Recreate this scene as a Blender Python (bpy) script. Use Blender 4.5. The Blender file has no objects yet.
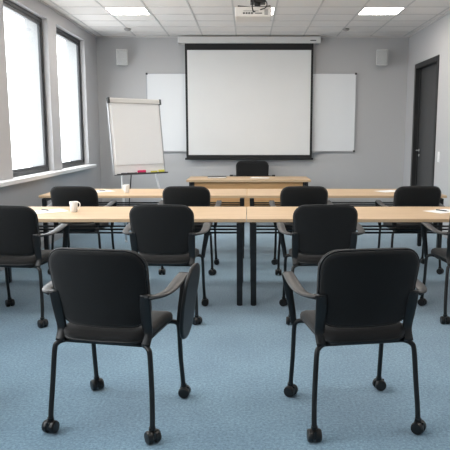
import bpy, bmesh, math, random
from mathutils import Vector, Matrix
R = math.radians
random.seed(7)
scene = bpy.context.scene
COL = scene.collection

# ---------------------------------------------------------------- camera
CAM_H = 1.42
cd = bpy.data.cameras.new('camera'); cam = bpy.data.objects.new('camera', cd); COL.objects.link(cam)
cd.sensor_width = 36.0; cd.lens = 48.0; cd.shift_x = -0.0511; cd.clip_start = 0.05; cd.clip_end = 200
cam.location = (0, 0, CAM_H); cam.rotation_euler = (R(90 - 8.53), 0, 0)
scene.camera = cam

# ---------------------------------------------------------------- world, exposure, daylight
world = bpy.data.worlds.new('overcast_sky'); scene.world = world; world.use_nodes = True
bg = world.node_tree.nodes['Background']; bg.inputs['Strength'].default_value = 1.0
_nt = world.node_tree; _tc = _nt.nodes.new('ShaderNodeTexCoord'); _sx = _nt.nodes.new('ShaderNodeSeparateXYZ'); _rp = _nt.nodes.new('ShaderNodeValToRGB')
_nt.links.new(_tc.outputs['Generated'], _sx.inputs[0]); _nt.links.new(_sx.outputs['Z'], _rp.inputs['Fac']); _mu = _nt.nodes.new('ShaderNodeVectorMath'); _mu.operation = 'SCALE'
SKY = 8.0                                            # overcast sky over dimmer pale ground
_mp = _nt.nodes.new('ShaderNodeMapRange'); _mp.inputs['From Min'].default_value = -0.25; _mp.inputs['From Max'].default_value = 0.25
_nt.links.new(_sx.outputs['Z'], _mp.inputs['Value']); _nt.links.new(_mp.outputs['Result'], _rp.inputs['Fac'])
_e = _rp.color_ramp.elements; _e[0].position = 0.25; _e[0].color = (0.58, 0.585, 0.59, 1); _e[1].position = 0.8; _e[1].color = (0.965, 0.985, 1.0, 1)
_m = _e.new(0.5); _m.color = (0.66, 0.665, 0.67, 1)
_nt.links.new(_rp.outputs['Color'], _mu.inputs[0]); _mu.inputs['Scale'].default_value = SKY; _nt.links.new(_mu.outputs['Vector'], bg.inputs['Color'])
scene.view_settings.view_transform = 'Standard'; scene.view_settings.look = 'None'
scene.view_settings.exposure = 0.13; scene.view_settings.gamma = 1.0; scene.view_settings.use_curve_mapping = False
LAMP_STRENGTH = 22.0
LAMP_COLOR = (1.0, 0.93, 0.85)

# room extents
XL, XR, YN, YF, ZC = -2.62, 2.77, -2.2, 10.70, 3.10
WINS = [(6.70, 8.14), (8.50, 9.93), (4.90, 6.34), (3.10, 4.54), (1.30, 2.74), (-0.50, 0.94)]
WZ0, WZ1 = 0.94, 2.92
for (a, b) in WINS:                                  # portals: they only steer sampling of the sky through the openings
    ld = bpy.data.lights.new('sky_portal', 'AREA'); ld.shape = 'RECTANGLE'; ld.size = b - a; ld.size_y = WZ1 - WZ0
    ld.cycles.is_portal = True
    lo = bpy.data.objects.new('sky_portal', ld); COL.objects.link(lo)
    lo.location = (XL - 0.02, (a + b) / 2, (WZ0 + WZ1) / 2)
    lo.rotation_euler = Matrix(((0, 0, -1), (-1, 0, 0), (0, 1, 0))).to_euler()   # local -Z looks along +X

# ---------------------------------------------------------------- materials
def lin(c):
    return tuple(((v / 255) / 12.92 if v / 255 <= 0.04045 else ((v / 255 + 0.055) / 1.055) ** 2.4) for v in c)
MATS = {}
def mat(name, rgb, rough=0.6, metal=0.0, noise=None, bump=None, spec=0.5, sheen=0.0, vec=(1, 1, 1)):
    """noise=(scale, amount) mottles the colour, bump=(scale, strength, distance)"""
    m = bpy.data.materials.new(name); m.use_nodes = True; nt = m.node_tree
    b = nt.nodes['Principled BSDF']; c = lin(rgb)
    b.inputs['Base Color'].default_value = (*c, 1); b.inputs['Roughness'].default_value = rough
    b.inputs['Metallic'].default_value = metal; b.inputs['Specular IOR Level'].default_value = spec
    b.inputs['Sheen Weight'].default_value = sheen
    tc = nt.nodes.new('ShaderNodeTexCoord'); mp = nt.nodes.new('ShaderNodeMapping'); mp.inputs['Scale'].default_value = vec
    nt.links.new(tc.outputs['Object'], mp.inputs['Vector'])
    if noise:
        n = nt.nodes.new('ShaderNodeTexNoise'); n.inputs['Scale'].default_value = noise[0]; n.inputs['Detail'].default_value = 4
        nt.links.new(mp.outputs['Vector'], n.inputs['Vector'])
        r = nt.nodes.new('ShaderNodeValToRGB'); r.color_ramp.elements[0].position = 0.3; r.color_ramp.elements[1].position = 0.7
        a = noise[1]
        r.color_ramp.elements[0].color = (*[v * (1 - a) for v in c], 1)
        r.color_ramp.elements[1].color = (*[min(1, v * (1 + a)) for v in c], 1)
        nt.links.new(n.outputs['Fac'], r.inputs['Fac']); nt.links.new(r.outputs['Color'], b.inputs['Base Color'])
    if bump:
        n2 = nt.nodes.new('ShaderNodeTexNoise'); n2.inputs['Scale'].default_value = bump[0]
        nt.links.new(mp.outputs['Vector'], n2.inputs['Vector'])
        bp = nt.nodes.new('ShaderNodeBump'); bp.inputs['Strength'].default_value = bump[1]; bp.inputs['Distance'].default_value = bump[2]
        nt.links.new(n2.outputs['Fac'], bp.inputs['Height']); nt.links.new(bp.outputs['Normal'], b.inputs['Normal'])
    MATS[name] = m
    return m

m_wall = mat('wall_paint', (187, 187, 189), 0.85, noise=(60, 0.015), bump=(180, 0.25, 0.002), spec=0.2)
m_wallfar = mat('far_wall_paint', (186, 186, 187), 0.8, noise=(60, 0.015), bump=(180, 0.25, 0.002), spec=0.25)
m_ceil = mat('ceiling_tile', (236, 232, 229), 0.95, noise=(140, 0.03), bump=(260, 0.3, 0.002), spec=0.1)
m_tbar = mat('ceiling_grid_metal', (206, 203, 201), 0.6)
m_trim = mat('white_trim', (225, 226, 228), 0.4)
m_base = mat('grey_baseboard', (170, 172, 174), 0.5)
m_winframe = mat('anthracite_window_frame', (52, 54, 57), 0.4)
m_reveal = mat('outer_render', (156, 157, 158), 0.8, noise=(20, 0.03))
m_door = mat('door_leaf_grey', (64, 65, 66), 0.45, noise=(8, 0.04))
m_doorframe = mat('door_frame_black', (34, 35, 36), 0.45)
m_steel = mat('satin_steel', (190, 190, 190), 0.3, metal=1.0)
m_alu = mat('aluminium', (176, 178, 182), 0.35, metal=0.8)
m_plastic = mat('black_plastic', (15, 15, 16), 0.45, noise=(400, 0.15))
m_metal = mat('black_powder_coat', (9, 10, 11), 0.4)
m_caster = mat('caster_rubber', (12, 12, 13), 0.35)
m_pan = mat('seat_pan_plastic', (11, 11, 12), 0.5)
m_arm = mat('armrest_plastic', (36, 36, 37), 0.4, noise=(300, 0.08))
m_tframe = mat('table_frame_black', (9, 11, 15), 0.4)
m_white = mat('white_gloss', (236, 236, 237), 0.3)
m_board = mat('whiteboard_enamel', (226, 229, 232), 0.25)
m_paper = mat('paper', (240, 240, 240), 0.8)
m_pad = mat('flipchart_paper', (236, 238, 240), 0.8, bump=(6, 0.15, 0.01), vec=(1, 1, 14))
m_fabricscreen = mat('projection_cloth', (220, 221, 221), 0.75, noise=(3, 0.01))
m_black = mat('screen_black_border', (16, 17, 19), 0.7)
m_housing = mat('housing_white', (214, 214, 212), 0.4)
m_spk = mat('speaker_cabinet_white', (212, 212, 210), 0.5)
m_grille = mat('speaker_grille_grey', (176, 177, 177), 0.7, noise=(500, 0.3))
m_proj = mat('projector_shell', (224, 220, 214), 0.45)
m_dark = mat('dark_port', (60, 60, 60), 0.5)
m_pink = mat('pink_eraser', (225, 45, 105), 0.6)
m_yellow = mat('yellow_notes', (226, 222, 96), 0.7)
m_pen = mat('dark_pen', (30, 34, 48), 0.3)
m_book = mat('notebook_cover', (62, 66, 68), 0.5)
m_cer = mat('mug_ceramic', (232, 231, 229), 0.25)
m_ink = mat('printed_ink', (120, 122, 126), 0.8)
m_sensor = mat('sensor_plastic', (150, 148, 146), 0.5)

def fabric(name, rgb):
    m = mat(name, rgb, 0.9, noise=(520, 0.35), bump=(700, 0.35, 0.001), spec=0.25, sheen=0.15)
    return m
m_fab = fabric('charcoal_fabric', (20, 21, 22))
m_seatfab = fabric('seat_fabric', (36, 34, 33))

def wood(name, rgb):
    m = bpy.data.materials.new(name); m.use_nodes = True; nt = m.node_tree
    b = nt.nodes['Principled BSDF']; c = lin(rgb); b.inputs['Roughness'].default_value = 0.5; b.inputs['Specular IOR Level'].default_value = 0.35
    tc = nt.nodes.new('ShaderNodeTexCoord'); mp = nt.nodes.new('ShaderNodeMapping'); mp.inputs['Scale'].default_value = (0.9, 26, 26)
    n = nt.nodes.new('ShaderNodeTexNoise'); n.inputs['Scale'].default_value = 2.2; n.inputs['Detail'].default_value = 6
    n.inputs['Distortion'].default_value = 0.6
    r = nt.nodes.new('ShaderNodeValToRGB'); r.color_ramp.elements[0].position = 0.32; r.color_ramp.elements[1].position = 0.68
    r.color_ramp.elements[0].color = (c[0] * 0.86, c[1] * 0.82, c[2] * 0.76, 1); r.color_ramp.elements[1].color = (min(1, c[0] * 1.06), c[1] * 1.06, c[2] * 1.06, 1)
    L = nt.links.new
    L(tc.outputs['Object'], mp.inputs['Vector']); L(mp.outputs['Vector'], n.inputs['Vector']); L(n.outputs['Fac'], r.inputs['Fac'])
    L(r.outputs['Color'], b.inputs['Base Color'])
    return m
m_wood = wood('light_beech', (200, 174, 143))
m_woodedge = wood('beech_edge', (204, 160, 112))

def carpet():
    m = bpy.data.materials.new('blue_carpet'); m.use_nodes = True; nt = m.node_tree; L = nt.links.new
    b = nt.nodes['Principled BSDF']; b.inputs['Roughness'].default_value = 0.95; b.inputs['Specular IOR Level'].default_value = 0.15
    b.inputs['Sheen Weight'].default_value = 0.45; b.inputs['Sheen Roughness'].default_value = 0.6
    tc = nt.nodes.new('ShaderNodeTexCoord')
    n = nt.nodes.new('ShaderNodeTexNoise'); n.inputs['Scale'].default_value = 70; n.inputs['Detail'].default_value = 5; n.inputs['Roughness'].default_value = 0.75
    n2 = nt.nodes.new('ShaderNodeTexNoise'); n2.inputs['Scale'].default_value = 2.2; n2.inputs['Detail'].default_value = 3
    r = nt.nodes.new('ShaderNodeValToRGB')
    r.color_ramp.elements[0].position = 0.34; r.color_ramp.elements[0].color = (*lin((44, 90, 116)), 1)
    r.color_ramp.elements[1].position = 0.66; r.color_ramp.elements[1].color = (*lin((124, 161, 182)), 1)
    r2 = nt.nodes.new('ShaderNodeValToRGB')
    r2.color_ramp.elements[0].position = 0.35; r2.color_ramp.elements[0].color = (0.80, 0.84, 0.87, 1)
    r2.color_ramp.elements[1].position = 0.65; r2.color_ramp.elements[1].color = (1, 1, 1, 1)
    mx = nt.nodes.new('ShaderNodeMix'); mx.data_type = 'RGBA'; mx.blend_type = 'MULTIPLY'; mx.inputs['Factor'].default_value = 1.0
    L(tc.outputs['Object'], n.inputs['Vector']); L(tc.outputs['Object'], n2.inputs['Vector'])
    L(n.outputs['Fac'], r.inputs['Fac']); L(n2.outputs['Fac'], r2.inputs['Fac'])
    L(r.outputs['Color'], mx.inputs['A']); L(r2.outputs['Color'], mx.inputs['B']); L(mx.outputs['Result'], b.inputs['Base Color'])
    bp = nt.nodes.new('ShaderNodeBump'); bp.inputs['Strength'].default_value = 0.5; bp.inputs['Distance'].default_value = 0.004
    L(n.outputs['Fac'], bp.inputs['Height']); L(bp.outputs['Normal'], b.inputs['Normal'])
    return m
m_carpet = carpet()

def glass():
    m = bpy.data.materials.new('window_glass'); m.use_nodes = True; nt = m.node_tree; L = nt.links.new
    nt.nodes.remove(nt.nodes['Principled BSDF']); out = nt.nodes['Material Output']
    t = nt.nodes.new('ShaderNodeBsdfTransparent'); t.inputs['Color'].default_value = (0.96, 0.975, 0.98, 1)
    g = nt.nodes.new('ShaderNodeBsdfGlossy'); g.inputs['Roughness'].default_value = 0.02
    mx = nt.nodes.new('ShaderNodeMixShader'); mx.inputs['Fac'].default_value = 0.08; L(t.outputs[0], mx.inputs[1]); L(g.outputs[0], mx.inputs[2])
    L(mx.outputs[0], out.inputs['Surface'])
    return m
m_glass = glass()

def emis(name, rgb, s):
    m = bpy.data.materials.new(name); m.use_nodes = True; b = m.node_tree.nodes['Principled BSDF']
    b.inputs['Base Color'].default_value = (0.9, 0.9, 0.9, 1); b.inputs['Emission Color'].default_value = (*rgb, 1); b.inputs['Emission Strength'].default_value = s
    return m
m_lamp = emis('lit_diffuser', LAMP_COLOR, LAMP_STRENGTH)

# ---------------------------------------------------------------- helpers
def link(name, bm, m, parent=None, smooth=False, bevel=0.0):
    me = bpy.data.meshes.new(name)
    bmesh.ops.recalc_face_normals(bm, faces=bm.faces)
    bm.to_mesh(me); bm.free()
    for mm in (m if isinstance(m, (list, tuple)) else [m]): me.materials.append(mm)
    if smooth:
        me.shade_smooth()
    o = bpy.data.objects.new(name, me); COL.objects.link(o)
    if parent: o.parent = parent
    if bevel:
        b = o.modifiers.new('bevel', 'BEVEL'); b.width = bevel; b.segments = 2; b.limit_method = 'ANGLE'; b.angle_limit = R(40)
    return o

def tag(o, label=None, cat=None, group=None, kind=None):
    if label: o['label'] = label
    if cat: o['category'] = cat
    if group: o['group'] = group
    if kind: o['kind'] = kind
    return o

def empty(name, loc=(0, 0, 0), rz=0.0, label=None, cat=None, group=None, kind=None):
    o = bpy.data.objects.new(name, None); COL.objects.link(o); o.empty_display_size = 0.1
    o.location = loc; o.rotation_euler = (0, 0, rz)
    return tag(o, label, cat, group, kind)

def box(bm, x0, x1, y0, y1, z0, z1, mi=0):
    vs = [bm.verts.new((x, y, z)) for z in (z0, z1) for y in (y0, y1) for x in (x0, x1)]
    for idx in ((0, 2, 3, 1), (4, 5, 7, 6), (0, 1, 5, 4), (2, 6, 7, 3), (0, 4, 6, 2), (1, 3, 7, 5)):
        fc = bm.faces.new([vs[i] for i in idx]); fc.material_index = mi
    return vs

def bx(name, x0, x1, y0, y1, z0, z1, m, parent=None, bevel=0.0):
    bm = bmesh.new(); box(bm, x0, x1, y0, y1, z0, z1)
    return link(name, bm, m, parent, bevel=bevel)

def frame_from(d):
    d = d.normalized(); a = Vector((0, 0, 1)) if abs(d.z) < 0.9 else Vector((0, 1, 0))
    u = d.cross(a).normalized(); v = u.cross(d).normalized()
    return u, v

def tube(bm, pts, r, n=10, mi=0):
    pts = [Vector(p) for p in pts]
    rs = r if isinstance(r, (list, tuple)) else [r] * len(pts)
    rings = []; pu = None
    for i, p in enumerate(pts):
        d = (pts[min(i + 1, len(pts) - 1)] - pts[max(i - 1, 0)]).normalized()
        if pu is None: u, v = frame_from(d)
        else:
            u = (pu - d * pu.dot(d)).normalized(); v = u.cross(d).normalized()
        pu = u
        rings.append([bm.verts.new(p + (u * math.cos(2 * math.pi * k / n) + v * math.sin(2 * math.pi * k / n)) * rs[i]) for k in range(n)])
    for a, b in zip(rings, rings[1:]):
        for k in range(n):
            bm.faces.new((a[k], a[(k + 1) % n], b[(k + 1) % n], b[k])).material_index = mi
    bm.faces.new(rings[0]).material_index = mi; bm.faces.new(rings[-1]).material_index = mi

def smooth_path(pts, sub=5):
    P = [Vector(p) for p in pts]; out = []
    for i in range(len(P) - 1):
        p0 = P[max(i - 1, 0)]; p1 = P[i]; p2 = P[i + 1]; p3 = P[min(i + 2, len(P) - 1)]
        for k in range(sub):
            t = k / sub
            out.append(0.5 * ((2 * p1) + (p2 - p0) * t + (2 * p0 - 5 * p1 + 4 * p2 - p3) * t * t + (3 * p1 - p0 - 3 * p2 + p3) * t ** 3))
    out.append(P[-1])
    return out

def lathe(bm, prof, n=20, axis='z', c=(0, 0, 0), cap=True):
    """prof: list of (radius, height) about the axis"""
    rings = []
    for (r, h) in prof:
        ring = []
        for k in range(n):
            a = 2 * math.pi * k / n; ca, sa = r * math.cos(a), r * math.sin(a)
            q = {'z': (ca, sa, h), 'x': (h, ca, sa), 'y': (ca, h, sa)}[axis]
            ring.append(bm.verts.new((c[0] + q[0], c[1] + q[1], c[2] + q[2])))
        rings.append(ring)
    for a, b in zip(rings, rings[1:]):
        for k in range(n): bm.faces.new((a[k], a[(k + 1) % n], b[(k + 1) % n], b[k]))
    if cap: bm.faces.new(rings[0]); bm.faces.new(rings[-1])

def rrect(w, h, r, arc=6, sub=8, w2=None):
    """rounded rectangle outline; w2 = width at the bottom"""
    hw, hh = w / 2, h / 2; pts = []
    corners = [(hw - r, hh - r, 0), (-hw + r, hh - r, 90), (-hw + r, -hh + r, 180), (hw - r, -hh + r, 270)]
    for i, (cx, cy, a0) in enumerate(corners):
        for k in range(arc + 1):
            a = R(a0 + 90 * k / arc); pts.append((cx + r * math.cos(a), cy + r * math.sin(a)))
        nx = corners[(i + 1) % 4]; a1 = R(nx[2])
        q = (nx[0] + r * math.cos(a1), nx[1] + r * math.sin(a1)); p = pts[-1]
        for k in range(1, sub): pts.append((p[0] + (q[0] - p[0]) * k / sub, p[1] + (q[1] - p[1]) * k / sub))
    if w2:
        pts = [(x * (w2 + (w - w2) * (y + hh) / h) / w, y) for x, y in pts]
    return pts

def pad(bm, w, h, r, prof, deform, w2=None, mi=0):
    """cushion: prof = [(inset, offset)] rings going from the back-face centre round the rim to the front-face centre"""
    rings = []
    for (ins, off) in prof:
        o = rrect(w, h, r, w2=w2)
        sx, sy = 1 - 2 * ins / w, 1 - 2 * ins / h
        rings.append([bm.verts.new(deform(x * sx, y * sy, off)) for x, y in o])
    n = len(rings[0])
    for a, b in zip(rings, rings[1:]):
        for k in range(n): bm.faces.new((a[k], a[(k + 1) % n], b[(k + 1) % n], b[k])).material_index = mi
    for ring, off in ((rings[0], prof[0][1]), (rings[-1], prof[-1][1])):
        s_ring = ring
        ins = prof[0][0] if ring is rings[0] else prof[-1][0]
        o = rrect(w, h, r, w2=w2); sx, sy = 1 - 2 * ins / w, 1 - 2 * ins / h
        for s in (0.75, 0.5, 0.25):
            nr = [bm.verts.new(deform(x * sx * s, y * sy * s, off)) for x, y in o]
            for k in range(n): bm.faces.new((s_ring[k], s_ring[(k + 1) % n], nr[(k + 1) % n], nr[k])).material_index = mi
            s_ring = nr
        cv = bm.verts.new(deform(0, 0, off))
        for k in range(n): bm.faces.new((s_ring[k], s_ring[(k + 1) % n], cv)).material_index = mi

def ribbon(bm, pts, widths, thick, wdir=(1, 0, 0), sub=5):
    """flat bar along a path: width across wdir, thickness normal to it"""
    P = smooth_path(pts, sub)
    W = [v.x for v in smooth_path([(w, 0, 0) for w in widths], sub)]
    rings = []
    for i, p in enumerate(P):
        d = (P[min(i + 1, len(P) - 1)] - P[max(i - 1, 0)]).normalized()
        wv = Vector(wdir); wv = (wv - d * wv.dot(d)).normalized(); nv = wv.cross(d).normalized()
        hw, ht = W[i] / 2, thick / 2
        ring = []
        for (a, b) in ((-1, -.4), (-.8, -1), (.8, -1), (1, -.4), (1, .4), (.8, 1), (-.8, 1), (-1, .4)):
            ring.append(bm.verts.new(p + wv * hw * a + nv * ht * b))
        rings.append(ring)
    for a, b in zip(rings, rings[1:]):
        for k in range(8): bm.faces.new((a[k], a[(k + 1) % 8], b[(k + 1) % 8], b[k]))
    bm.faces.new(rings[0]); bm.faces.new(rings[-1])

def dup(root, loc, rz, label, cat_group=None):
    """a copy of a thing with copies of its parts and their sub-parts"""
    def rec(o, parent):
        c = o.copy(); COL.objects.link(c); c.parent = parent
        for ch in list(o.children): rec(ch, c)
        return c
    r = root.copy(); COL.objects.link(r); r.location = loc; r.rotation_euler = (0, 0, rz); r['label'] = label
    if cat_group: r['group'] = cat_group
    for ch in list(root.children): rec(ch, r)
    return r

def struct(o, label=None):
    o['kind'] = 'structure'
    if label: o['label'] = label; 
    return o

# ---------------------------------------------------------------- the room
TH = 0.30
struct(bx('floor', XL - TH, XR + TH, YN - TH, YF + TH, -0.12, 0.0, m_carpet), 'blue speckled carpet floor')
struct(bx('ceiling', XL - TH, XR + TH, YN - TH, YF + TH, ZC, ZC + 0.15, m_ceil), 'suspended ceiling of pale mineral tiles')
GX = [-2.50 + 0.575 * k for k in range(10)]
GY = [10.25 - 0.49 * k for k in range(26)]
bm = bmesh.new()
for x in GX: box(bm, x - 0.011, x + 0.011, YN, YF, ZC - 0.006, ZC + 0.01)
for y in GY: box(bm, XL, XR, y - 0.009, y + 0.009, ZC - 0.004, ZC + 0.01)
struct(link('trim_1', bm, m_tbar), 'metal grid holding the ceiling tiles')
bm = bmesh.new()
box(bm, XL, XL + 0.02, YN, YF, ZC - 0.02, ZC + 0.01); box(bm, XR - 0.02, XR, YN, YF, ZC - 0.02, ZC + 0.01); box(bm, XL, XR, YF - 0.02, YF, ZC - 0.02, ZC + 0.01)
struct(link('trim_2', bm, m_tbar), 'white edge angle round the ceiling')

# left wall with window openings
bm = bmesh.new()
ys = sorted(WINS); box(bm, XL - TH, XL, YN - TH, YF + TH, -0.1, WZ0); box(bm, XL - TH, XL, YN - TH, YF + TH, WZ1, ZC + 0.01)
prev = YN - TH
for (a, b) in ys:
    box(bm, XL - TH, XL, prev, a, WZ0, WZ1); prev = b
box(bm, XL - TH, XL, prev, YF + TH, WZ0, WZ1)
struct(link('wall_left', bm, m_wall), 'grey painted wall with the tall windows')
struct(bx('wall_back', XL - TH, XR + TH, YF, YF + TH, -0.1, ZC + 0.01, m_wallfar), 'grey wall behind the projection screen')
struct(bx('wall_front', XL - TH, XR + TH, YN - TH, YN, -0.1, ZC + 0.01, m_wall), 'grey wall behind the viewer')
DY0, DY1, DZ = 9.01, 10.12, 2.50
bm = bmesh.new()
box(bm, XR, XR + TH, YN - TH, DY0, -0.1, ZC + 0.01); box(bm, XR, XR + TH, DY1, YF + TH, -0.1, ZC + 0.01); box(bm, XR, XR + TH, DY0, DY1, DZ, ZC + 0.01)
struct(link('wall_right', bm, m_wall), 'light grey wall with the dark door')

for i, (a, b) in enumerate(WINS):
    w = empty('window_%d' % (i + 1), (XL - 0.07, (a + b) / 2, WZ0), 0, 'tall anthracite framed window in the left wall', None, None, 'structure')
    hw = (b - a) / 2; h = WZ1 - WZ0
    bm = bmesh.new(); t = 0.046
    for (y0, y1, z0, z1) in ((-hw, hw, 0, t), (-hw, hw, h - t, h), (-hw, -hw + t, t, h - t), (hw - t, hw, t, h - t)):
        box(bm, -0.05, 0.0, y0, y1, z0, z1)
    link('window_frame', bm, m_winframe, w, bevel=0.004)
    bm = bmesh.new(); s = 0.036; q = t + 0.003
    for (y0, y1, z0, z1) in ((-hw + q, hw - q, q, q + s), (-hw + q, hw - q, h - q - s, h - q), (-hw + q, -hw + q + s, q + s, h - q - s), (hw - q - s, hw - q, q + s, h - q - s)):
        box(bm, -0.04, -0.008, y0, y1, z0, z1)
    link('window_sash', bm, m_winframe, w, bevel=0.004)
    bm = bmesh.new(); box(bm, -0.028, -0.022, -hw + q + s - .005, hw - q - s + .005, q + s - .005, h - q - s + .005)
    link('window_pane', bm, m_glass, w)
    bm = bmesh.new()   # pale outer reveal lining of the masonry opening
    e = 0.01
    box(bm, -TH + 0.07, -0.05, -hw, -hw + e, 0, h); box(bm, -TH + 0.07, -0.05, hw - e, hw, 0, h)
    box(bm, -TH + 0.07, -0.05, -hw + e, hw - e, h - e, h); box(bm, -TH + 0.03, -0.05, -hw + e, hw - e, 0, e)
    link('outer_reveal', bm, m_reveal, w)
struct(bx('trim_3', XL - 0.065, XL + 0.12, YN, 9.945, 0.895, 0.942, m_trim, bevel=0.006), 'long white window sill board along the left wall')

# baseboards
struct(bx('baseboard_left', XL, XL + 0.015, YN, YF, 0, 0.09, m_base, bevel=0.003)); struct(bx('baseboard_back', XL, XR, YF - 0.015, YF, 0, 0.09, m_base, bevel=0.003))
struct(bx('baseboard_right', XR - 0.015, XR, YN, DY0 - 0.075, 0, 0.09, m_base, bevel=0.003))

# door
d = empty('door_1', (XR, (DY0 + DY1) / 2, 0), 0, 'dark grey door in a black frame in the right wall', None, None, 'structure')
hw = (DY1 - DY0) / 2
bm = bmesh.new(); c = 0.07
box(bm, -0.015, 0.14, -hw - c, -hw + 0.01, 0, DZ + c); box(bm, -0.015, 0.14, hw - 0.01, hw + c, 0, DZ + c); box(bm, -0.015, 0.14, -hw + 0.01, hw - 0.01, DZ - 0.01, DZ + c)
box(bm, 0.05, 0.07, -hw + 0.01, -hw + 0.03, 0, DZ - 0.01); box(bm, 0.05, 0.07, hw - 0.03, hw - 0.01, 0, DZ - 0.01)
link('door_frame', bm, m_doorframe, d, bevel=0.004)
leaf = bx('door_leaf', 0.072, 0.115, -hw + 0.012, hw - 0.012, 0.006, DZ - 0.012, m_door, d, bevel=0.002)
bm = bmesh.new()
lathe(bm, [(0.026, 0), (0.026, 0.01), (0.011, 0.012), (0.011, 0.05)], 16, 'x', (0, 0, 0))
for v in bm.verts: v.co.x = 0.072 - v.co.x; v.co.y += hw - 0.09; v.co.z += 1.17
tube(bm, [(0.022, hw - 0.09, 1.17), (0.02, hw - 0.12, 1.17), (0.022, hw - 0.20, 1.168)], 0.010, 10)
link('door_handle', bm, m_steel, leaf, smooth=True)
bm = bmesh.new(); lathe(bm, [(0.024, 0), (0.024, 0.008), (0.010, 0.009), (0.010, 0.014)], 16, 'x', (0, 0, 0))
for v in bm.verts: v.co.x = 0.072 - v.co.x; v.co.y += hw - 0.09; v.co.z += 1.085
link('lock_cylinder', bm, m_steel, leaf, smooth=True)
struct(bx('wall_right_hall', XR + 0.16, XR + TH, DY0 - 0.2, DY1 + 0.2, 0, DZ + 0.2, m_doorframe), 'dark backing behind the closed door')

# light switch
sw = empty('light_switch', (XR, 8.75, 1.03), 0, 'small white double light switch on the right wall beside the dark door', 'light switch')
bx('switch_plate', -0.010, 0, -0.042, 0.042, 0, 0.15, m_white, sw, bevel=0.003)
bx('rocker', -0.016, -0.010, -0.028, 0.028, 0.012, 0.070, m_white, sw, bevel=0.002); bx('rocker', -0.016, -0.010, -0.028, 0.028, 0.080, 0.138, m_white, sw, bevel=0.002)

# ---------------------------------------------------------------- ceiling lights
def ceiling_light(x, y, label):
    t = empty('ceiling_light', (x, y, ZC), 0, label, 'ceiling light', 'square recessed ceiling lights')
    hx, hy = 0.275, 0.234
    bm = bmesh.new(); z0, z1 = -0.012, 0.004
    box(bm, -hx, hx, -hy, -hy + 0.014, z0, z1); box(bm, -hx, hx, hy - 0.014, hy, z0, z1)
    box(bm, -hx, -hx + 0.014, -hy + 0.014, hy - 0.014, z0, z1); box(bm, hx - 0.014, hx, -hy + 0.014, hy - 0.014, z0, z1)
    link('light_frame', bm, m_trim, t)
    bx('diffuser', -hx + 0.014, hx - 0.014, -hy + 0.014, hy - 0.014, -0.008, 0.004, m_lamp, t)
    return t
LX = [(GX[1] + GX[2]) / 2, (GX[4] + GX[5]) / 2, (GX[7] + GX[8]) / 2]
LY = [8.535]
first = ceiling_light(LX[0], LY[0], 'lit square ceiling panel at the window side, above the flipchart')
dup(first, (LX[1], LY[0], ZC), 0, 'lit square ceiling panel mostly hidden behind the projector')
dup(first, (LX[2], LY[0], ZC), 0, 'lit square ceiling panel at the door side of the room')
for k, y in enumerate((5.595, 2.655)):
    for x in LX: dup(first, (x, y, ZC), 0, 'lit square ceiling panel above the seating, outside the picture')

# small ceiling brackets
def sensor(x, y, label):
    bm = bmesh.new()
    lathe(bm, [(0.055, 0), (0.055, -0.012), (0.04, -0.03), (0.018, -0.036)], 18)
    o = link('ceiling_detector', bm, m_sensor, smooth=False); o.location = (x, y, ZC - 0.006)
    return tag(o, label, 'detector', 'small grey ceiling detectors')
sensor(-1.92, 9.92, 'small grey detector under the ceiling on the window side')
o = bpy.data.objects['ceiling_detector'].copy(); COL.objects.link(o); o.location = (1.56, 9.92, ZC - 0.006); o['label'] = 'small grey detector under the ceiling on the door side'

# ---------------------------------------------------------------- far wall: whiteboard, screen, speakers
wb = empty('whiteboard', (0.057, YF, 1.122), 0, 'long wall mounted whiteboard partly hidden behind the projection screen', 'whiteboard')
hw, hh = 1.829, 1.363
bx('writing_surface', -hw + 0.012, hw - 0.012, -0.024, -0.004, 0.012, hh - 0.012, m_board, wb)
bm = bmesh.new()
box(bm, -hw, hw, -0.032, 0, 0, 0.022); box(bm, -hw, hw, -0.032, 0, hh - 0.018, hh); box(bm, -hw, -hw + 0.018, -0.032, 0, 0.022, hh - 0.018); box(bm, hw - 0.018, hw, -0.032, 0, 0.022, hh - 0.018)
link('board_frame', bm, m_alu, wb, bevel=0.002)
for sx in (-1, 1):
    for (z0, z1) in ((0, 0.03), (hh - 0.03, hh)):
        x0, x1 = sorted((sx * hw, sx * (hw - 0.03)))
        bx('corner_cap', x0 - 0.002, x1 + 0.002, -0.036, 0, z0 - 0.002, z1 + 0.002, m_dark, wb, bevel=0.004)
bx('pen_tray', -1.2, 1.2, -0.075, -0.03, -0.006, 0.006, m_alu, wb, bevel=0.002)

ps = empty('projection_screen', (0.02, YF - 0.10, 0.99), 0, 'large white pull down projection screen with black border', 'projection screen')
hs = bx('screen_housing', -1.206, 1.206, -0.05, 0.098, 1.976, 2.088, m_housing, ps, bevel=0.010)
bx('housing_end_cap', -1.214, -1.204, -0.052, 0.098, 1.972, 2.092, m_trim, hs, bevel=0.004); bx('housing_end_cap', 1.204, 1.214, -0.052, 0.098, 1.972, 2.092, m_trim, hs, bevel=0.004)
bx('name_badge', 1.04, 1.14, -0.053, -0.050, 2.012, 2.028, m_dark, hs)
bx('screen_fabric', -1.064, 1.064, -0.004, 0.0, 0.082, 1.87, m_fabricscreen, ps)
bm = bmesh.new()
box(bm, -1.10, -1.062, -0.005, 0.002, 0.03, 1.98); box(bm, 1.062, 1.10, -0.005, 0.002, 0.03, 1.98)
box(bm, -1.062, 1.062, -0.005, 0.002, 1.868, 1.98); box(bm, -1.062, 1.062, -0.005, 0.002, 0.03, 0.084)
link('black_border', bm, m_black, ps)
bm = bmesh.new(); box(bm, -1.125, 1.125, -0.018, 0.014, 0.0, 0.034); link('bottom_bar', bm, m_black, ps, bevel=0.008)

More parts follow.
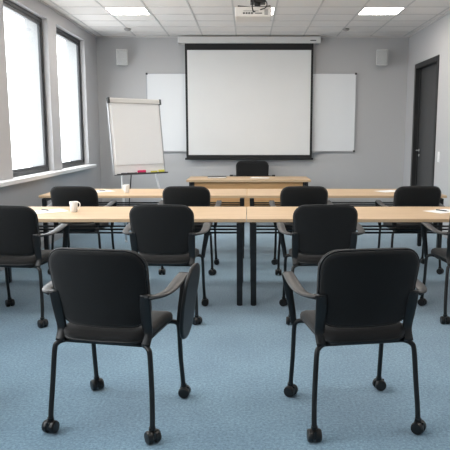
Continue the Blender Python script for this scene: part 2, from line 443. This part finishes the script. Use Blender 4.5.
def speaker(x, rz, label):
    t = empty('wall_speaker', (x, YF - 0.16, 2.595), rz, label, 'speaker', 'white wall speakers')
    bm = bmesh.new(); vs = box(bm, -0.10, 0.10, -0.07, 0.08, 0, 0.262)
    for v in vs:
        if v.co.y > 0: v.co.x *= 0.7
        if v.co.z < 0.1 and v.co.y < 0: v.co.y += 0.012
    link('cabinet', bm, m_spk, t, bevel=0.014)
    bm = bmesh.new(); vs = box(bm, -0.086, 0.086, -0.078, -0.066, 0.016, 0.24)
    for v in vs:
        if v.co.z < 0.1: v.co.y += 0.011
    link('grille', bm, m_grille, t, bevel=0.006)
    bm = bmesh.new(); tube(bm, [(0, 0.06, 0.13), (0, 0.14, 0.13)], 0.018, 10); link('wall_bracket', bm, m_spk, t)
    return t
s1 = speaker(-2.15, R(14), 'white wall speaker at the window side of the far wall')
dup(s1, (2.29, YF - 0.16, 2.595), R(-14), 'white wall speaker at the door side of the far wall')

# ---------------------------------------------------------------- projector
pj = empty('projector', (0.058, 7.15, ZC), 0, 'white ceiling projector hanging from a black bracket', 'projector')
body = bx('projector_body', -0.205, 0.205, -0.16, 0.16, -0.370, -0.260, m_proj, pj, bevel=0.014)
bm = bmesh.new()
for k in range(4): box(bm, -0.115 + k * 0.030, -0.093 + k * 0.030, -0.163, -0.158, -0.270, -0.253)
box(bm, 0.02, 0.10, -0.163, -0.158, -0.267, -0.257)
for k in range(5): box(bm, 0.125, 0.165, -0.163, -0.158, -0.277 + k * 0.012, -0.272 + k * 0.012)
box(bm, -0.11, 0.06, -0.163, -0.158, -0.240, -0.236)
for v in bm.verts: v.co.z -= 0.07
link('port_panel', bm, m_dark, body)
bm = bmesh.new(); lathe(bm, [(0.045, 0.0), (0.045, 0.03), (0.036, 0.032), (0.03, 0.02)], 20, 'y', (0.09, 0.155, -0.315)); link('lens', bm, m_black, body, smooth=False)
bm = bmesh.new()
box(bm, -0.02, 0.13, -0.06, 0.06, -0.253, -0.235); tube(bm, [(0.05, 0, -0.245), (0.05, 0, -0.002)], 0.034, 14); box(bm, -0.03, 0.14, -0.08, 0.08, -0.195, -0.165)
for (x, y) in ((-0.17, -0.1), (0.19, -0.11), (-0.10, 0.12), (0.18, 0.12)):
    tube(bm, [(0.05, 0, -0.247), (x, y, -0.247), (x, y, -0.263)], 0.011, 8)
lathe(bm, [(0.075, -0.014), (0.075, 0.0)], 18, 'z', (0.05, 0, -0.001))
link('ceiling_bracket', bm, m_plastic, pj)
bm = bmesh.new()
tube(bm, smooth_path([(0.02, -0.165, -0.315), (0.00, -0.21, -0.32), (-0.01, -0.22, -0.25), (0.03, -0.12, -0.15), (0.055, -0.05, -0.04), (0.055, -0.04, -0.006)], 6), 0.007, 8)
tube(bm, smooth_path([(0.08, -0.165, -0.295), (0.14, -0.21, -0.28), (0.15, -0.17, -0.22), (0.10, -0.10, -0.14), (0.075, -0.05, -0.04), (0.075, -0.04, -0.006)], 6), 0.006, 8)
link('cable', bm, m_black, pj, smooth=True)

# ---------------------------------------------------------------- chairs
def make_chair(name, label, cat, group, bw=0.490, ztop=0.904, fabric_m=m_fab, seatw=0.46):
    t = empty(name, (0, 0, 0), 0, label, cat, group)
    zb = 0.530; h = ztop - zb; zc = (ztop + zb) / 2; k = bw / 0.490; ax = seatw / 0.46
    def yb(x, z): return -0.205 - (z - zb) * 0.26 + 0.040 * (x / (0.24 * k)) ** 2 + 0.05 * max(0, (z - ztop + 0.12) / 0.12) ** 2 * 0.15
    def dback(x, y, off):
        z = zc + y
        return (x, yb(x, z) + off, z + 0.010 * (1 - (x / (bw / 2)) ** 2) * (1 if y > 0 else -0.9) * abs(y) / (h / 2))
    bm = bmesh.new()
    pad(bm, bw, h, 0.086, [(0.05, 0.010), (0.006, 0.010), (0.0, 0.014), (0.0, 0.032), (0.004, 0.042), (0.02, 0.052), (0.06, 0.058)], dback, w2=bw * 0.94)
    back = link('backrest', bm, fabric_m, t, smooth=True)
    bm = bmesh.new()   # the upholstered rear face stands a little proud, with a seam along the edge
    pad(bm, bw - 0.014, h - 0.014, 0.080, [(0.06, -0.006), (0.02, -0.004), (0.004, 0.000), (0.0, 0.006), (0.004, 0.012)], dback, w2=bw * 0.94 - 0.014)
    link('rear_cover', bm, fabric_m, back, smooth=True)
    bm = bmesh.new()
    o = rrect(bw - 0.004, h - 0.004, 0.085, w2=bw * 0.94 - 0.004); pts = [dback(x, y, 0.010) for x, y in o]; pts.append(pts[0])
    tube(bm, pts, 0.0035, 6); link('piping', bm, m_arm, back, smooth=True)
    # seat
    sd = 0.46
    def dseat(x, y, off):
        z = 0.466 + off - 0.030 * max(0, (y - 0.08) / 0.15) ** 2 * (1 if off > 0 else 0.6) + 0.010 * (x / 0.23) ** 2
        return (x, y + 0.005, z)
    bm = bmesh.new()
    pad(bm, seatw, sd, 0.085, [(0.03, -0.006), (0.006, -0.006), (0.0, 0.004), (0.0, 0.020), (0.006, 0.034), (0.025, 0.043), (0.07, 0.046)], dseat, w2=seatw * 0.94)
    link('seat', bm, m_seatfab, t, smooth=True)
    bm = bmesh.new()
    pad(bm, seatw + 0.004, sd + 0.006, 0.087, [(0.09, -0.026), (0.03, -0.022), (0.006, -0.013), (0.0, -0.004), (0.008, 0.002)], dseat, w2=seatw * 0.94 + 0.004)
    link('seat_pan', bm, m_pan, t, smooth=True)
    for s in (-1, 1):
        X = lambda v: s * v * ax
        # uprights behind the lower back
        bm = bmesh.new()
        ribbon(bm, [(X(.216), -.205, .448), (X(.217), yb(.217 * k, .50) - .012, .500), (X(.219), yb(.219 * k, .57) - .010, .570), (X(.221), yb(.221 * k, .64) - .010, .640), (X(.225), yb(.225 * k, .70) - .006, .698)],
               [.044, .047, .050, .052, .046], .018, (1, 0, 0))
        link('back_support', bm, m_plastic, t, smooth=True, bevel=0)
        # armrest: flat ribbon that runs forward, widens to a pad and folds down to the seat frame
        bm = bmesh.new()
        ribbon(bm, [(X(.226), yb(.226, .69) - .004, .686), (X(.268), -.205, .687), (X(.297), -.140, .689), (X(.305), -.040, .697), (X(.304), .065, .712), (X(.301), .142, .720)],
               [.032, .042, .052, .058, .059, .054], .013, (1, 0.15 * s, 0))
        pad_o = link('armrest', bm, m_arm, t, smooth=True)
        bm = bmesh.new()
        ribbon(bm, [(X(.301), .130, .720), (X(.301), .156, .708), (X(.295), .168, .665), (X(.281), .181, .590), (X(.264), .196, .510), (X(.250), .206, .425)],
               [.054, .053, .047, .040, .036, .030], .016, (1, 0, 0.0))
        link('arm_post', bm, m_plastic, t, smooth=True)
        # legs with casters
        for fr in (0, 1):
            if fr: P = [(X(.175), .175, .444), (X(.215), .190, .444), (X(.241), .202, .432), (X(.248), .208, .395), (X(.250), .222, .240), (X(.253), .240, .120), (X(.255), .250, .052)]
            else: P = [(X(.165), -.165, .444), (X(.203), -.188, .445), (X(.228), -.205, .435), (X(.240), -.214, .405), (X(.250), -.228, .250), (X(.256), -.244, .130), (X(.257), -.254, .056)]
            bm = bmesh.new(); tube(bm, smooth_path(P, 5), 0.0125, 12)
            lg = link('leg', bm, m_metal, t, smooth=True)
            cx, cy = P[-1][0], P[-1][1]
            bm = bmesh.new(); a = random.uniform(0, 6.28) if False else R(20 + 50 * fr + 25 * s)
            for q in (-1, 1):
                prof = [(0.010, 0.005), (0.025, 0.005), (0.031, 0.009), (0.031, 0.024), (0.027, 0.032), (0.010, 0.033)]
                lathe(bm, [(r_, q * h_) for r_, h_ in prof], 18, 'x', (0, -0.004, 0.031))
            tube(bm, [(-0.007, -0.004, 0.031), (0.007, -0.004, 0.031)], 0.012, 8)
            box(bm, -0.006, 0.006, -0.030, 0.016, 0.022, 0.060); tube(bm, [(0, 0, 0.05), (0, 0, 0.075)], 0.016, 12)
            bmesh.ops.rotate(bm, cent=(0, 0, 0), matrix=Matrix.Rotation(a, 3, 'Z'), verts=bm.verts)
            bmesh.ops.translate(bm, vec=(cx, cy, 0), verts=bm.verts)
            link('caster', bm, m_caster, lg, smooth=False)
    # frame under the seat
    bm = bmesh.new()
    tube(bm, [(-.2 * ax, -.186, .445), (.2 * ax, -.186, .445)], 0.011, 8); tube(bm, [(-.2 * ax, .185, .440), (.2 * ax, .185, .440)], 0.011, 8)
    for s in (-1, 1): tube(bm, [(s * .19 * ax, -.186, .445), (s * .19 * ax, .185, .440)], 0.011, 8)
    link('seat_frame', bm, m_metal, t, smooth=True)
    return t

G = 'black upholstered visitor chairs on casters'
A = make_chair('conference_chair', 'black armchair on casters nearest the viewer, with a folded writing tablet on its right arm', 'chair', G)
A.location = (-.650, 2.921, 0); A.rotation_euler = (0, 0, R(-11.0))
spots = [
    ((.524, 2.925, 0), 9.0, 'black armchair on casters nearest the viewer on the right, turned slightly left, without a tablet'),
    ((-1.755, 2.97, 0), 2.0, 'black armchair outside the left edge, only one front caster in the picture'),
    ((-1.765, 4.60, 0), -5.5, 'black armchair cut by the left edge, at the near table beside the white mug'),
    ((-.632, 4.655, 0), -3.0, 'black armchair left of the centre legs at the near table'),
    ((.566, 4.655, 0), 2.7, 'black armchair right of the centre legs at the near table'),
    ((1.735, 4.67, 0), 4.0, 'black armchair cut by the right edge at the near table'),
    ((-1.745, 6.27, 0), -4.0, 'black armchair at the second table row, nearest the windows'),
    ((-.615, 6.27, 0), -2.0, 'black armchair at the second table row, left of its centre legs'),
    ((.560, 6.27, 0), 2.0, 'black armchair at the second table row, right of its centre legs'),
    ((1.706, 6.29, 0), 4.0, 'black armchair at the second table row, in front of the dark door')]
for loc, a, lb in spots: dup(A, loc, R(a), lb)
# writing tablet folded down beside the right arm of the near left chair
bm = bmesh.new()
def dtab(x, y, off): return (0.345 + off + 0.02 * (y / 0.19), 0.075 + x + 0.05 * (y / 0.19) * (1 if y > 0 else 0.2), 0.590 + y)
pad(bm, 0.25, 0.375, 0.115, [(0.02, -0.008), (0.003, -0.008), (0.0, -0.004), (0.0, 0.004), (0.003, 0.008), (0.02, 0.008)], dtab, w2=0.20)
tb = link('writing_tablet', bm, m_plastic, A, smooth=True); tb['label'] = 'folded dark writing tablet'
bm = bmesh.new(); tube(bm, [(0.300, 0.10, 0.700), (0.332, 0.10, 0.700), (0.342, 0.10, 0.68)], 0.011, 10); link('tablet_hinge', bm, m_plastic, A, smooth=True)

T = make_chair('desk_chair', 'wider black armchair behind the front desk, facing the room', 'chair', None, bw=0.575, ztop=0.925, seatw=0.54); T.scale = (1, 1, 1.05)
T.location = (0.075, 10.19, 0); T.rotation_euler = (0, 0, R(180))

# ---------------------------------------------------------------- tables
def make_table(label, W, D=0.86):
    """origin: floor, middle of the front edge; front = towards the viewer"""
    t = empty('training_table', (0, 0, 0), 0, label, 'table', 'long beech training tables')
    hw = W / 2
    bx('tabletop', -hw, hw, 0, D, 0.711, 0.740, m_wood, t, bevel=0.003)
    for sx in (-1, 1):
        for (y0, y1) in ((0.008, 0.056), (D - 0.060, D - 0.012)):
            x0, x1 = sorted((sx * (hw - 0.032), sx * (hw - 0.080)))
            bm = bmesh.new(); box(bm, x0, x1, y0, y1, 0.006, 0.700); box(bm, x0 + 0.008, x1 - 0.008, y0 + 0.008, y1 - 0.008, 0, 0.008)
            link('leg', bm, m_tframe, t, bevel=0.003)
    bm = bmesh.new()
    box(bm, -hw + 0.04, hw - 0.04, 0.40, 0.43, 0.680, 0.7105); box(bm, -hw + 0.04, hw - 0.04, D - 0.06, D - 0.03, 0.680, 0.710)
    for sx in (-1, 1):
        x0, x1 = sorted((sx * (hw - 0.036), sx * (hw - 0.076))); box(bm, x0, x1, 0.05, D - 0.05, 0.670, 0.7105)
    link('table_frame', bm, m_tframe, t)
    for (y, z) in ((0.16, 0.600), (0.34, 0.600), (0.52, 0.600)):
        bm = bmesh.new(); tube(bm, [(-hw + 0.07, y, z), (hw - 0.07, y, z)], 0.008, 8); link('shelf_rail', bm, m_tframe, t, smooth=True)
    bm = bmesh.new()
    for sx in (-1, 1): tube(bm, smooth_path([(sx * (hw - 0.056), 0.05, 0.60), (sx * (hw - 0.056), 0.34, 0.60), (sx * (hw - 0.056), D - 0.05, 0.60)], 3), 0.008, 8)
    link('shelf_bracket', bm, m_tframe, t)
    return t
WL, WR = 2.37, 2.275
t1 = make_table('near beech table on the window side, carrying the mug nearest the viewer', WL)
t1.location = (-0.014 - WL / 2, 4.87, 0)
t2 = make_table('near beech table on the door side, sheet and pen at the right edge', WR)
t2.location = (-0.010 + WR / 2, 4.87, 0)
dup(t1, (-0.014 - WL / 2, 6.80, 0), 0, 'second row beech table on the window side, below the flipchart')
dup(t2, (-0.010 + WR / 2, 6.80, 0), 0, 'second row beech table on the door side, before the dark door')

# presenter desk
dk = empty('presenter_desk', (0.01, 9.23, 0), 0, 'single light wooden desk with a front panel below the projection screen', 'desk')
bx('desktop', -0.96, 0.96, 0, 0.74, 0.702, 0.740, m_wood, dk, bevel=0.003)
bx('front_panel', -0.84, 0.84, 0.055, 0.075, 0.30, 0.701, m_woodedge, dk, bevel=0.002)
for sx in (-1, 1):
    for y in (0.02, 0.66):
        x0, x1 = sorted((sx * 0.86, sx * 0.92)); bx('leg', x0, x1, y, y + 0.055, 0, 0.701, m_tframe, dk, bevel=0.003)
bm = bmesh.new(); box(bm, -0.86, 0.86, 0.08, 0.11, 0.66, 0.7015); box(bm, -0.86, 0.86, 0.67, 0.70, 0.66, 0.7015); link('desk_frame', bm, m_tframe, dk)

# ---------------------------------------------------------------- flipchart easel
fc = empty('flipchart_easel', (-1.525, 8.35, 0), R(40.5), 'white flipchart easel on a tripod beside the windows', 'flipchart')
lean = R(7.1); hb = 1.02; zc0 = 1.397
def tilt(o):
    o.rotation_euler = (-lean, 0, 0); o.location = (0, 0, zc0); return o
bw2 = 0.40
brd = tilt(bx('flipchart_board', -bw2, bw2, 0.0, 0.022, -hb / 2, hb / 2, m_white, fc, bevel=0.004))
for (x0, x1) in ((-bw2 - 0.006, -bw2 + 0.010), (bw2 - 0.010, bw2 + 0.006)):
    bm = bmesh.new(); box(bm, x0, x1, -0.004, 0.026, -hb / 2, hb / 2); tilt(link('board_edge', bm, m_alu, fc, bevel=0.003))
pad_bm = bmesh.new(); box(pad_bm, -0.365, 0.365, -0.012, 0.0, -hb / 2 + 0.13, hb / 2 - 0.03); tilt(link('paper_pad', pad_bm, m_pad, fc, bevel=0.002))
bm = bmesh.new(); box(bm, -0.39, 0.39, -0.034, 0.002, hb / 2 - 0.060, hb / 2 + 0.006); cl = tilt(link('pad_clamp', bm, m_housing, fc, bevel=0.008))
for sx in (-1, 1):
    x0, x1 = sorted((sx * 0.385, sx * 0.412)); bx('clamp_end', x0, x1, -0.040, 0.012, hb / 2 - 0.066, hb / 2 + 0.010, m_plastic, cl, bevel=0.004)
bm = bmesh.new(); box(bm, -bw2, bw2, -0.075, 0.004, -hb / 2 - 0.010, -hb / 2); box(bm, -bw2, bw2, -0.079, -0.075, -hb / 2 - 0.010, -hb / 2 + 0.008)
tray = tilt(link('pen_tray', bm, m_dark, fc, bevel=0.001))
ly = lambda z: (z - zc0) * math.tan(lean) + 0.03
for sx in (-1, 1):
    bm = bmesh.new(); tube(bm, [(sx * 0.20, ly(1.45) + 0.02, 1.45), (sx * 0.27, ly(0.85) + 0.01, 0.85), (sx * 0.36, -0.26, 0.012)], 0.014, 12); tube(bm, [(sx * 0.36, -0.26, 0.0), (sx * 0.36, -0.26, 0.03)], 0.018, 10)
    link('leg', bm, m_trim, fc, smooth=True)
bm = bmesh.new(); tube(bm, [(0, ly(1.5) + 0.03, 1.50), (0.0, 0.36, 0.012)], 0.007, 12); tube(bm, [(0, 0.36, 0.0), (0, 0.36, 0.03)], 0.014, 10); link('leg', bm, m_metal, fc, smooth=True)['label'] = 'thin dark rear leg'
bm = bmesh.new(); tube(bm, [(-0.21, ly(1.42) + 0.02, 1.42), (0.21, ly(1.42) + 0.02, 1.42)], 0.012, 10); box(bm, -0.05, 0.05, ly(1.5) - 0.006, ly(1.5) + 0.05, 1.44, 1.54); link('easel_head', bm, m_alu, fc)

# things lying in the flipchart tray
MF = Matrix.Translation(fc.location) @ Matrix.Rotation(R(40.5), 4, 'Z') @ Matrix.Translation((0, 0, zc0)) @ Matrix.Rotation(-lean, 4, 'X')
def on_tray(o, x, y=-0.040, z=0.0, rz=0.0):
    o.matrix_world = MF @ Matrix.Translation((x, y, -hb / 2 + 0.002 + z)) @ Matrix.Rotation(rz, 4, 'Z'); return o
er = empty('board_eraser'); tag(er, 'bright pink board eraser in the flipchart tray', 'eraser'); on_tray(er, 0.0)
bx('eraser_grip', -0.055, 0.055, -0.024, 0.024, 0.014, 0.044, m_pink, er, bevel=0.006); bx('felt_pad', -0.053, 0.053, -0.022, 0.022, 0.0, 0.014, m_dark, er)
def marker(x, y, rz, label, m):
    t = empty('marker_pen'); tag(t, label, 'marker pen', 'markers in the flipchart tray')
    bm = bmesh.new(); tube(bm, [(-0.06, 0, 0.009), (0.03, 0, 0.009)], 0.008, 10); link('barrel', bm, m, t, smooth=True)
    bm = bmesh.new(); tube(bm, [(0.03, 0, 0.009), (0.065, 0, 0.009)], 0.009, 10); link('cap', bm, m_black, t, smooth=True)
    on_tray(t, x, y, 0.0, rz); return t
marker(-0.26, -0.045, 0.03, 'dark marker pen in the flipchart tray, nearest the windows', m_pen)
marker(-0.14, -0.035, -0.04, 'dark marker pen in the flipchart tray, beside the pink eraser', m_plastic)
def notes(x, w, h, label, rz=0.0):
    bm = bmesh.new()
    for k in range(3): box(bm, -w / 2 + 0.002 * k, w / 2 + 0.002 * k, -0.006 + 0.004 * k, -0.003 + 0.004 * k, 0.0, h - 0.003 * k)
    o = link('sticky_notes', bm, m_yellow); on_tray(o, x, -0.030, 0.0, rz)
    return tag(o, label, 'sticky notes', 'yellow sticky notes in the tray')
notes(0.20, 0.11, 0.028, 'yellow sticky notes in the flipchart tray, beside the pink eraser'); notes(0.32, 0.09, 0.040, 'yellow sticky notes at the right end of the flipchart tray', -0.2)

# ---------------------------------------------------------------- things on the tables
ZT = 0.7405
def mug(x, y, a, label):
    t = empty('coffee_mug', (x, y, ZT), a, label, 'mug', 'white coffee mugs')
    bm = bmesh.new()
    lathe(bm, [(0.001, 0.001), (0.026, 0.0), (0.030, 0.004), (0.034, 0.05), (0.038, 0.092), (0.0365, 0.0935), (0.035, 0.092), (0.031, 0.05), (0.027, 0.012), (0.001, 0.010)], 28, cap=False)
    link('mug_body', bm, m_cer, t, smooth=True)
    bm = bmesh.new(); tube(bm, smooth_path([(0.033, 0, 0.085), (0.050, 0, 0.086), (0.060, 0, 0.070), (0.056, 0, 0.045), (0.044, 0, 0.030), (0.031, 0, 0.028)], 4), 0.0045, 8); link('handle', bm, m_cer, t, smooth=True)
    return t
mg = mug(-1.555, 5.32, R(-10), 'white mug on the near table at the window side')
dup(mg, (-1.45, 7.14, ZT), R(150), 'white mug on the second row table below the flipchart')

def sheet(x, y, a, label, w=0.21, h=0.297, text=True):
    t = empty('paper_sheet', (x, y, ZT), a, label, 'paper', 'white sheets of paper on the tables')
    bx('sheet', -w / 2, w / 2, -h / 2, h / 2, 0, 0.0012, m_paper, t)
    bm = bmesh.new()
    for k in range(7): box(bm, -w * 0.38, w * (0.38 if k % 3 else 0.2), h * 0.38 - k * h * 0.1, h * 0.38 - k * h * 0.1 + 0.002, 0.0012, 0.0014)
    if text: link('print', bm, m_ink, t)
    return t
sheet(-1.80, 5.37, R(-52), 'white sheet on the near table beside the white mug', text=False)
sheet(1.76, 5.37, R(-60), 'white sheet on the near table at the right picture edge', text=False)
sheet(-1.80, 7.30, R(-50), 'white sheet on the second row table beside the mug', text=False)
sheet(1.72, 7.32, R(-60), 'white sheet on the second row table, left of the chair by the door', text=False)
sheet(0.19, 9.62, R(80), 'white sheet on the presenter desk before the wide chair', text=False)
def pen(x, y, a, label):
    t = empty('ballpoint_pen', (x, y, ZT + 0.0015), a, label, 'pen', 'dark pens on the paper sheets')
    bm = bmesh.new(); tube(bm, [(-0.07, 0, 0.005), (0.045, 0, 0.005)], 0.0048, 10); link('pen_barrel', bm, m_pen, t, smooth=True)
    bm = bmesh.new(); tube(bm, [(0.045, 0, 0.005), (0.060, 0, 0.004), (0.068, 0, 0.003)], [0.0046, 0.003, 0.001], 10); link('pen_tip', bm, m_steel, t, smooth=True)
    bm = bmesh.new(); box(bm, -0.068, -0.03, -0.0012, 0.0012, 0.009, 0.0115); link('pen_clip', bm, m_steel, t)
    return t
pn = pen(-1.835, 5.41, R(-40), 'dark pen on the sheet beside the near white mug')
dup(pn, (1.755, 5.37, ZT + 0.0015), R(-55), 'dark pen on the sheet at the right picture edge')
dup(pn, (-1.77, 7.32, ZT + 0.0015), R(-35), 'dark pen on the sheet below the flipchart')

nb = empty('notebook', (-0.50, 9.66, ZT), R(4), 'closed dark notebook on the left part of the presenter desk', 'notebook')
bm = bmesh.new(); box(bm, -0.148, 0.148, -0.105, 0.105, 0.0, 0.003); box(bm, -0.148, 0.148, -0.105, 0.105, 0.019, 0.022); box(bm, 0.145, 0.148, -0.105, 0.105, 0.0, 0.022)
link('cover', bm, m_book, nb); bx('pages', -0.144, 0.144, -0.102, 0.102, 0.003, 0.019, m_paper, nb)
